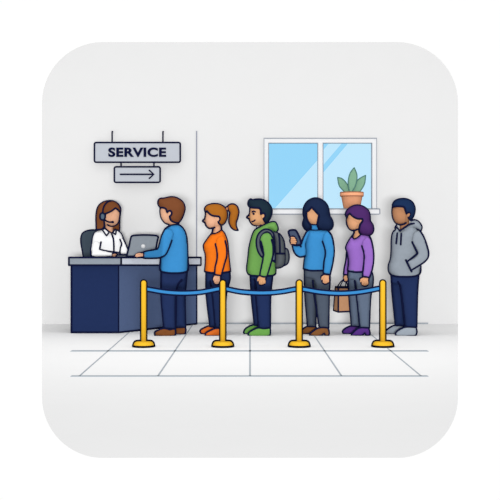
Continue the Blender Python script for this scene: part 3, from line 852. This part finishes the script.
fg.puff(B, c([(170, 338, 1), (220, 309), (270, 287), (315, 271), (350, 272), (370, 302), (378, 345), (360, 375, 1), (300, 350), (230, 340)]), 0, .13, .07, hmin=.06, ink=None, strokes=[c([(168, 337), (220, 309), (270, 287), (315, 271), (350, 272), (370, 302), (378, 345), (360, 373)])])
fg.build(B, 'hood', jk)
B = MB(mat('pale_tee', 'DDE3EA'), INK)
fg.puff(B, c([(165, 308, 1), (215, 302), (238, 292, 1), (220, 306), (172, 333, 1)]), -.01, .06, .02, r=.007)
fg.build(B, 'undershirt', r)
trousers(fg, r, NAVY, c([(105, 792, 2), (326, 792, 2), (306, 1000), (302, 1328, 1), (240, 1338), (188, 1330, 1), (160, 1010), (147, 850), (112, 840)]),
         c([(103, 792, 2), (250, 792, 2), (240, 1000), (220, 1300, 1), (145, 1300, 1), (115, 1010)]),
         [c([(326, 800), (306, 1000), (302, 1328, 1), (240, 1338), (188, 1330, 1), (160, 1010), (147, 840)])])
scap(fg, r, mat('green_shoes', '6FA952'), c([(82, 1395), (90, 1375), (140, 1342), (188, 1327), (240, 1336), (300, 1326, 1), (303, 1360), (297, 1398), (280, 1410), (100, 1411)]), c([(45, 1386), (39, 1366), (60, 1332), (140, 1297), (185, 1316), (180, 1340), (90, 1388), (70, 1391)]))
# backpack worn by him
bp = fg.empty('backpack'); bp.location.z = 1.0; tag(bp, 'grey backpack worn on the back of the green jacket', 'backpack')
bz = lambda o: off_z(o, 1.0)
BG = mat('backpack_grey', '5E6469'); BG2 = mat('strap_grey', '5A616B')
B = MB(BG, INK)
fg.puff(B, c([(328, 368), (370, 378), (410, 408), (436, 460), (446, 530), (446, 680), (422, 714), (372, 727), (348, 718, 1), (345, 500), (338, 420)]), -.02, .14, .10, hmin=.05, strokes=[c([(384, 388), (393, 450), (398, 580)]), c([(350, 584), (444, 584)])])
bz(fg.build(B, 'pack', bp))
B = MB(BG, INK)
fg.puff(B, c([(446, 530, 1), (472, 545), (487, 595), (486, 650), (472, 684), (438, 706, 1), (446, 660)]), -.02, .09, .06, hmin=.03)
bz(fg.build(B, 'pocket', bp))
B = MB(BG2, INK)
fg.puff(B, c([(222, 626, 1), (188, 580), (166, 510), (166, 440), (190, 382), (240, 345), (292, 347), (334, 385), (340, 440, 1), (322, 420), (300, 382), (265, 370), (230, 390), (206, 430), (202, 490), (216, 550), (238, 600, 1)]), -.19, .012, .03, hmin=.004, r=.0105)
bz(fg.build(B, 'shoulder_strap', bp))
B = MB(mat('strap_blue_grey', '76869B'), INK)
fg.puff(B, c([(330, 440, 1), (346, 445, 1), (352, 560), (350, 660, 1), (322, 650, 1), (334, 600), (338, 520)]), -.165, .01, .03, hmin=.004, r=.009)
fg.tube(B, c([(322, 655), (352, 672)]), -.172, .010)
bz(fg.build(B, 'lower_strap', bp))

# ---------- woman in blue turtleneck
fg = Fig(316, 12.32)
r = person(fg, 'person with long navy hair in a blue turtleneck looking at a phone')
c = lambda pts: crop(285, 195, pts)
headf = c([(183, 180), (190, 120), (225, 65), (280, 35), (330, 35), (390, 65), (425, 110), (438, 170), (430, 240), (390, 290), (330, 310), (260, 302), (210, 270), (188, 230)])
hairf = c([(215, 352), (185, 320), (178, 285), (190, 235), (183, 180), (190, 120), (225, 65), (280, 35), (330, 35), (390, 65), (425, 110), (440, 170), (447, 210), (470, 250), (480, 300), (462, 340), (430, 356), (345, 348), (300, 340), (250, 345)])
B = MB(SK3, INK)
fg.puff(B, c([(265, 90), (205, 160), (216, 232), (238, 277), (265, 296), (318, 296), (345, 250), (370, 200), (340, 120)]), 0, .105, .11, form=headf, ink=None)
fg.puff(B, c([(262, 270, 1), (262, 345, 1), (325, 345, 1), (325, 270, 1)]), 0.02, .05, .06, ink=None)
core(fg, B, [[(314, 226, 0.01, .045), (317, 240, 0, .07), (317, 262, 0, .07), (317, 275, 0, .07)],
             [(327, 242, -.08, .02), (330, 257, -.155, .02), (327.5, 274, -.16, .02)], [(306, 238, -.05, .015), (303.5, 245, -.09, .014), (301, 253.5, -.112, .014), (297, 251.5, -.115, .014), (295, 248.5, -.13, .013)],
             [(322, 275, -.055, .05), (322, 300, -.058, .036), (323.5, 326, -.06, .024)], [(311, 275, .07, .04), (311, 300, .07, .03), (312, 323, .07, .022)]])
B = remeshed(B)
hd = c([(390, 792, 1), (361, 816), (371, 838), (374, 872), (396, 890), (428, 882), (442, 846), (447, 800, 1)])
hand(fg, B, hd, -.17)
# hand wrapped round the phone: palm and four fingers closing over the edge
fg.puff(B, c([(56, 432), (76, 412), (100, 424), (116, 462), (104, 490), (72, 494), (50, 468)]), -.205, .016, .03, hmin=.006, r=.0105, grid=.9)
for k, (y0, ln) in enumerate(((424, 96), (442, 106), (460, 112), (477, 104))):
    B.tube([fg.P(*c([(54 + k, y0 + 8)])[0], -.20), fg.P(*c([(68, y0 + 3)])[0], -.228), fg.P(*c([(ln - 10, y0 + 4)])[0], -.228), fg.P(*c([(ln, y0 + 8)])[0], -.222)], [.0095, .010, .0095, .008], 0)
B.tube([fg.P(*c([(60, 490)])[0], -.16), fg.P(*c([(85, 480)])[0], -.155), fg.P(*c([(100, 462)])[0], -.158)], [.014, .012, .010], 0)
fg.build(B, 'body', r)
B = MB(mat('navy_hair', '1F2C4B'), INK)
fg.puff(B, c([(190, 235), (183, 180), (190, 120), (225, 65), (280, 35), (330, 35), (390, 65), (425, 110), (440, 170), (447, 210), (465, 250), (460, 320), (400, 335), (330, 330), (230, 325), (190, 290)]), .075, .07, .09, hmin=.01, ink=None)
fg.puff(B, c([(258, 298, 1), (238, 277), (218, 232), (214, 172, 1), (240, 155), (266, 124, 1), (300, 160), (341, 205, 1), (332, 240), (322, 296, 1), (345, 346), (385, 352), (430, 356), (462, 340), (480, 300), (470, 250), (447, 210), (440, 170), (425, 110), (390, 65), (330, 35), (280, 35), (225, 65), (190, 120), (183, 180), (190, 235), (178, 285), (185, 320), (216, 352), (258, 342)]), 0, .11, .11, form=hairf, delta=.012)
fg.build(B, 'hair', r)
B = MB(BLUE, INK)
fg.puff(B, c([(250, 350, 1), (222, 365), (205, 440), (198, 510), (206, 570), (196, 640), (185, 737, 2), (250, 751, 2), (385, 751, 2), (440, 745, 2), (460, 600), (470, 480), (455, 400), (430, 357, 1), (345, 350)]), 0, .137, .11, hmin=.05, ink=None,
        strokes=[c([(216, 434), (200, 465), (198, 510), (206, 570), (196, 640), (185, 737, 1), (250, 751), (385, 751)])])
fg.puff(B, c([(375, 455), (400, 540), (405, 590), (390, 680), (385, 782, 1), (450, 796, 1), (475, 690), (490, 580), (486, 500), (467, 410), (440, 362), (395, 385)]), -.16, .05, .05, hmin=.02, ink=None,
        strokes=[c([(432, 357), (467, 410), (486, 500), (490, 580), (475, 690), (451, 795, 1), (385, 782, 1), (390, 680), (405, 590), (400, 540), (376, 465)])])
fg.puff(B, c([(245, 358), (215, 368), (180, 440), (160, 500, 1), (120, 504), (73, 497, 1), (85, 550), (110, 595), (150, 619), (198, 611), (208, 560), (200, 500), (222, 430)]), -.115, .045, .05, hmin=.02, ink=None,
        strokes=[c([(235, 350), (215, 370), (180, 440), (163, 488)]), c([(73, 497), (85, 550), (110, 595), (150, 619), (200, 610)]), c([(73, 498), (120, 506), (150, 503), (160, 516)])])
sw = fg.build(B, 'sweater', r)
B = MB(BLUE, INK)
fg.puff(B, c([(258, 298, 1), (322, 297, 1), (342, 345, 1), (300, 354), (256, 345, 1)]), -.01, .085, .05, hmin=.05, r=.0105)
fg.build(B, 'turtleneck', sw)
trousers(fg, r, mat('charcoal_trousers', '545E6E'), c([(195, 738, 2), (445, 738, 2), (449, 850), (440, 1010), (435, 1330, 1), (345, 1327, 1), (325, 1200), (305, 1010), (287, 850), (205, 820)]),
         c([(195, 738, 2), (330, 738, 2), (325, 1000), (308, 1200), (305, 1314, 1), (227, 1310, 1), (200, 980)]),
         [c([(447, 755), (449, 850), (440, 1010), (435, 1330, 1), (345, 1328, 1), (325, 1200), (292, 990), (278, 855)])])
scap(fg, r, mat('brown_boots', '8A5A34'), c([(248, 1392), (265, 1374), (340, 1328), (425, 1330), (437, 1352), (437, 1395), (420, 1409), (403, 1400), (392, 1380), (360, 1402), (280, 1409)]), c([(150, 1384), (165, 1352), (230, 1311), (305, 1314), (312, 1336), (250, 1380), (235, 1387), (155, 1389)]))
B = MB(mat('phone_slate', '4C5871', rough=.5), INK)
z1 = 1.1
fg.puff(B, [p for p in c([(35, 366), (52, 352), (104, 352), (116, 364), (161, 480), (150, 497), (104, 498), (88, 488)])], -.185, .008, .02, hmin=.006)
B.v = [(v[0], v[1], v[2] - z1) for v in B.v]
ph = fg.build(B, 'phone'); ph.location.z = z1
tag(ph, 'dark slate phone held up by the person in the blue turtleneck', 'phone')

# ---------- woman in purple
fg = Fig(359, 12.32)
r = person(fg, 'person with wavy purple hair in a lilac sweater carrying a bag')
c = lambda pts: crop(335, 200, pts)
headf = c([(118, 178), (106, 145), (120, 105), (170, 65), (230, 52), (290, 70), (335, 110), (350, 165), (345, 230), (300, 270), (240, 298), (190, 306), (150, 292), (125, 255), (116, 210)])
hairf = c([(105, 145), (120, 105), (170, 65), (230, 52), (290, 70), (335, 110), (350, 165), (353, 210), (376, 245), (385, 295), (370, 335), (330, 356), (280, 350), (245, 330), (200, 308), (165, 302), (135, 277), (117, 230), (115, 190)])
B = MB(SK3, INK)
fg.puff(B, c([(125, 140), (118, 180), (118, 230), (136, 276), (165, 301), (200, 303), (255, 280), (300, 240), (310, 160), (270, 90), (180, 80)]), 0, .10, .105, form=headf, ink=None)
fg.puff(B, c([(192, 280, 1), (178, 400, 1), (250, 400, 1), (245, 270, 1)]), 0, .048, .06, ink=None)
core(fg, B, [[(358, 231, 0, .04), (359, 243, 0, .06), (358, 262, 0, .06), (359, 275, 0, .06)],
             [(367, 245, -.13, .022), (369, 260, -.15, .022), (366.3, 275, -.15, .022)], [(351, 245, .08, .02), (347, 262, .11, .014), (345.6, 275, .11, .014)],
             [(362, 275, -.055, .05), (364, 300, -.058, .036), (364.5, 326, -.06, .024)], [(354, 275, .07, .04), (354, 300, .07, .03), (355.5, 323, .07, .022)]])
B = remeshed(B)
fg.puff(B, c([(250, 192), (272, 196), (274, 214), (258, 232), (246, 236), (240, 210)]), -.102, .014, .02, ink=None)
fg.puff(B, c([(124, 185), (120, 230), (138, 274), (165, 298), (200, 298), (230, 230)]), 0, .101, .105, form=headf, ink=None, strokes=[c([(118, 178), (117, 230), (135, 276), (165, 302), (185, 305)]), c([(192, 306), (188, 335), (176, 352)])], front=[c([(180, 304), (202, 303), (226, 293)])])
hd = c([(281, 768, 1), (249, 790), (256, 806), (264, 835), (276, 853), (300, 861), (325, 851), (335, 812), (340, 776, 1)])
hand(fg, B, hd, -.16)
hand(fg, B, c([(90, 748, 1), (85, 785), (96, 812), (114, 818), (128, 795), (126, 748, 1)]), .11)
fg.build(B, 'body', r)
B = MB(mat('plum_hair', '512F6C'), INK)
fg.puff(B, c([(148, 135, 1), (180, 166), (222, 188), (272, 190, 1), (276, 208), (252, 245), (242, 290), (247, 330), (280, 350), (330, 356), (370, 335), (385, 295), (376, 245), (353, 210), (350, 165), (335, 110), (290, 70), (230, 52), (170, 65), (120, 105), (105, 145), (119, 178, 1), (126, 158)]), 0, .105, .11, form=hairf, delta=.012)
fg.build(B, 'hair', r)
LIL = mat('lilac_knit', '9E6FCA')
B = MB(LIL, INK)
fg.puff(B, c([(185, 345, 1), (150, 388), (118, 445), (109, 480), (124, 525), (137, 610), (130, 707, 2), (200, 717, 2), (280, 715, 2), (352, 706, 2), (366, 600), (366, 480), (345, 362, 1), (262, 346, 1), (222, 380), (190, 391), (172, 372, 1)]), 0, .135, .12, hmin=.05, ink=None,
        strokes=[c([(262, 346), (222, 380), (190, 391), (172, 372, 1), (180, 350, 1), (150, 388), (118, 445), (109, 480), (124, 525), (137, 610), (130, 707, 1), (200, 717), (280, 715)])])
fg.puff(B, c([(268, 450), (290, 530), (292, 600), (280, 700), (278, 762, 1), (345, 774, 1), (372, 690), (386, 580), (379, 480), (357, 390), (325, 372), (285, 400)]), -.15, .045, .05, hmin=.02, ink=None,
        strokes=[c([(345, 362), (360, 395), (379, 480), (386, 580), (372, 690), (346, 773, 1), (276, 762, 1), (282, 690), (292, 600), (290, 530), (269, 460)])])
fg.puff(B, c([(122, 510), (110, 600), (94, 680), (86, 744, 1), (127, 747, 1), (132, 680), (145, 600), (140, 530)]), .11, .03, .03, hmin=.01)
fg.build(B, 'sweater', r)
trousers(fg, r, mat('steel_trousers', '66748A'), c([(135, 700, 2), (362, 700, 2), (380, 770), (375, 860), (357, 960), (342, 1280, 1), (252, 1278, 1), (217, 960), (198, 805), (140, 790)]),
         c([(133, 700, 2), (270, 700, 2), (260, 960), (245, 1260, 1), (166, 1256, 1), (142, 960)]),
         [c([(366, 715), (380, 770), (375, 860), (357, 960), (342, 1280, 1), (252, 1279, 1), (217, 960), (198, 808)])])
scap(fg, r, mat('purple_shoes', '5A3587'), c([(165, 1347), (178, 1328), (240, 1279), (335, 1277, 1), (346, 1310), (347, 1342), (325, 1355), (308, 1345), (298, 1328), (265, 1352), (190, 1357)]), c([(76, 1318), (86, 1296), (165, 1257), (240, 1262), (250, 1277), (178, 1328), (95, 1336)]))
# paper bag
B = MB(mat('kraft_paper', 'CF9B74'), INK)
c3 = lambda x, y: (330 + x / 10, 265 + y / 10)
yf, yb = .10, .20
Fq = [fg.P(*c3(*p), yf) for p in ((84, 226), (196, 226), (205, 464), (83, 470))]
Bq = [fg.P(*c3(*p), yb) for p in ((55, 218), (170, 218), (178, 450), (36, 454))]
zb_ = 0.55
V = [(p[0], p[1], p[2] - zb_) for p in Fq + Bq]
B.add(V, [(0, 1, 2, 3), (7, 6, 5, 4), (0, 3, 7, 4), (1, 5, 6, 2), (3, 2, 6, 7)], 0, False)
for a, b in ((0, 1), (1, 2), (2, 3), (3, 0), (4, 5), (4, 7), (7, 3), (0, 4)):
    B.tube([V[a], V[b]], .0105)
pb = fg.empty('paper_bag'); pb.location.z = zb_; tag(pb, 'brown paper shopping bag hanging from the hand of the person in lilac', 'bag')
B.build('bag_body', pb)
for hx, yy in (((100, 222), (112, 185), (135, 152), (158, 150), (170, 180), (176, 222)), .10), (((76, 214), (100, 175), (128, 148), (150, 150), (160, 180), (152, 214)), .18):
    B = MB(INK)
    L = [fg.P(*c3(*p), .13 + (yy - .13) * min(1, max(0, (p[1] - 148) / 60))) for p in hx]
    P3 = [(p[0], p[1], p[2] - zb_) for p in L]; B.tube(P3, .007, 0)
    B.build('handle', pb)

# ---------- person in grey hoodie
fg = Fig(406, 12.32)
r = person(fg, 'person with short navy hair in a grey hoodie, last in line')
c = lambda pts: crop(385, 195, pts)
headf = c([(72, 170), (75, 100), (100, 60), (150, 40), (210, 40), (265, 65), (295, 115), (298, 160), (285, 210), (262, 250), (210, 285), (150, 300), (107, 278), (80, 232)])
B = MB(SK4, INK)
fg.puff(B, c([(78, 110), (74, 170), (82, 230), (108, 276), (150, 297), (205, 284), (250, 240), (275, 170), (250, 90), (170, 60), (100, 80)]), 0, .105, .11, form=headf, ink=None)
fg.puff(B, c([(152, 270, 1), (150, 380, 1), (245, 330, 1), (245, 230, 1)]), 0, .052, .06, ink=None)
core(fg, B, [[(404, 226, 0, .05), (404, 240, 0, .07), (404, 262, 0, .08), (405, 275, 0, .08)],
             [(417, 242, -.15, .022), (422, 255, -.17, .022), (412, 264, -.17, .022)], [(415, 242, .15, .022), (420, 255, .17, .022), (412, 264, .17, .022)],
             [(408, 275, -.055, .05), (410, 300, -.058, .036), (411, 326, -.06, .024)], [(399, 275, .07, .04), (399, 300, .07, .03), (400.5, 322, .07, .022)]])
B = remeshed(B)
fg.puff(B, c([(222, 184), (240, 178), (250, 194), (240, 212), (230, 220), (215, 205)]), -.106, .014, .02, ink=None)
fg.puff(B, c([(82, 130), (78, 170), (86, 230), (110, 272), (150, 290), (200, 275), (200, 180)]), 0, .106, .11, form=headf, ink=None, strokes=[c([(76, 118), (72, 170), (81, 232), (107, 278), (150, 299)])], front=[c([(150, 299), (190, 291), (210, 279)])])
fg.build(B, 'body', r)
B = MB(mat('short_navy_hair', '1F3358'), INK)
fg.puff(B, c([(78, 121, 1), (77, 100), (100, 60), (150, 40), (210, 40), (265, 65), (295, 115), (298, 160), (285, 210), (262, 250, 1), (240, 240), (232, 218, 1), (249, 202), (249, 183), (232, 178), (216, 190, 1), (205, 160), (196, 132), (183, 120, 1), (130, 116)]), 0, .105, .11, form=headf, delta=.012)
fg.build(B, 'hair', r)
GH = mat('grey_fleece', '9AA3AD')
B = MB(GH, INK)
fg.puff(B, c([(150, 358, 1), (118, 308), (103, 335), (102, 350, 1), (78, 378), (66, 450), (64, 560), (56, 640), (35, 710), (42, 770), (70, 800, 2), (200, 812, 2), (310, 804, 2), (350, 780, 2), (356, 700), (360, 560), (355, 400), (300, 310, 1), (250, 292, 1), (200, 325)]), 0, OT, .12, hmin=.05, ink=None,
        strokes=[c([(115, 303), (103, 325), (105, 345, 1), (80, 375), (66, 450), (64, 560), (56, 640), (35, 710), (42, 770), (70, 800), (200, 812), (310, 804), (350, 780), (357, 710)])])
fg.puff(B, c([(272, 460), (325, 585), (222, 665, 1), (262, 755, 1), (400, 664), (432, 615), (434, 575), (412, 490), (380, 400), (345, 360), (290, 380)]), -.17, .05, .055, hmin=.02, ink=None,
        strokes=[c([(352, 362), (385, 415), (415, 495), (435, 580), (428, 625), (400, 662), (262, 752)]), c([(210, 650), (235, 705), (266, 765)]), c([(272, 470), (300, 530), (326, 585, 1), (270, 630), (220, 668)])])
fg.puff(B, c([(272, 460), (325, 585), (222, 665, 1), (262, 755, 1), (380, 664), (402, 615), (404, 575), (392, 490), (370, 400), (335, 360), (290, 380)]), .17, .05, .055, ink=None)
hd_ = fg.build(B, 'hoodie', r)
B = MB(GH, INK)
fg.puff(B, c([(258, 258, 1), (300, 251), (340, 272), (367, 320), (358, 362, 1), (325, 342), (290, 335), (240, 348), (205, 370, 1), (160, 362, 1), (200, 323), (248, 292, 1)]), 0, .13, .06, hmin=.07, ink=None,
        strokes=[c([(258, 256), (300, 251), (340, 272), (367, 320), (356, 364)]), c([(205, 370), (240, 348), (290, 335), (325, 342), (355, 365)])])
fg.tube(B, c([(150, 358), (200, 323), (248, 293), (290, 285)]), -.125, .0114)
fg.tube(B, c([(103, 325), (122, 330), (150, 358)]), -.10, .0095)
fg.build(B, 'hood', hd_)
for L in (c([(123, 382), (118, 430), (112, 485)]), c([(163, 386), (160, 440), (157, 495)])):
    B = MB(INK); fg.tube(B, L, -.16, .0115, 0); fg.build(B, 'drawstring', hd_)
trousers(fg, r, NAVY, c([(62, 796, 2), (335, 796, 2), (325, 950), (315, 1322, 1), (265, 1328), (205, 1320, 1), (160, 950), (150, 905), (70, 880)]),
         c([(62, 796, 2), (230, 796, 2), (210, 1000), (195, 1302, 1), (105, 1302, 1), (72, 970)]),
         [c([(336, 805), (325, 950), (315, 1322, 1), (265, 1328), (205, 1320, 1), (180, 1120), (160, 950), (150, 900), (130, 866)]), c([(63, 805), (68, 900), (72, 970)])])
scap(fg, r, mat('grey_shoes', 'A2ACB7'), c([(105, 1388), (125, 1360), (205, 1320), (310, 1322, 1), (318, 1370), (305, 1400), (280, 1409), (125, 1412)]), c([(2, 1368), (20, 1345), (100, 1302), (190, 1312), (200, 1326), (120, 1384), (20, 1386), (-2, 1380)]))

# ================================================================== light, camera, view
sl = bpy.data.lights.new('added_front_fill', 'AREA'); sl.shape = 'ELLIPSE'; sl.size = 3.0; sl.size_y = 1.3  # added fill lamp behind the camera, flattens the shading
LI = 1.1 * math.pi * 18.5 ** 2
sl.energy = LI * math.pi
so = bpy.data.objects.new('front_fill', sl); COL.objects.link(so); so.location = (0, -5.0, 0.85)
so.rotation_euler = (math.radians(90), 0, 0)
cl = bpy.data.lights.new('added_floor_fill', 'AREA'); cl.shape = 'RECTANGLE'; cl.size = 6.5; cl.size_y = 2.5; cl.energy = 70; cl.spread = math.radians(95)  # added overhead fill out of view, lifts the floor near the wall
c_o = bpy.data.objects.new('added_floor_fill', cl); COL.objects.link(c_o); c_o.location = (0, 10.8, 6.0)
w = bpy.data.worlds.new('bright_hall'); S.world = w; w.use_nodes = True
w.node_tree.nodes['Background'].inputs['Color'].default_value = (1, 1, 1, 1)
w.node_tree.nodes['Background'].inputs['Strength'].default_value = 1.01
cd = bpy.data.cameras.new('camera'); co = bpy.data.objects.new('camera', cd); COL.objects.link(co)
cd.sensor_width = 36; cd.lens = 36 * F / 500; cd.shift_y = -(250 - HOR) / 500
cd.clip_end = 200
co.location = (0, 0, H); co.rotation_euler = (math.pi / 2, 0, 0)
S.camera = co
S.view_settings.view_transform = 'Standard'; S.view_settings.look = 'None'
S.view_settings.exposure = 0.0; S.view_settings.gamma = 1; S.view_settings.use_curve_mapping = False
S.cycles.max_bounces = 8; S.cycles.transparent_max_bounces = 12
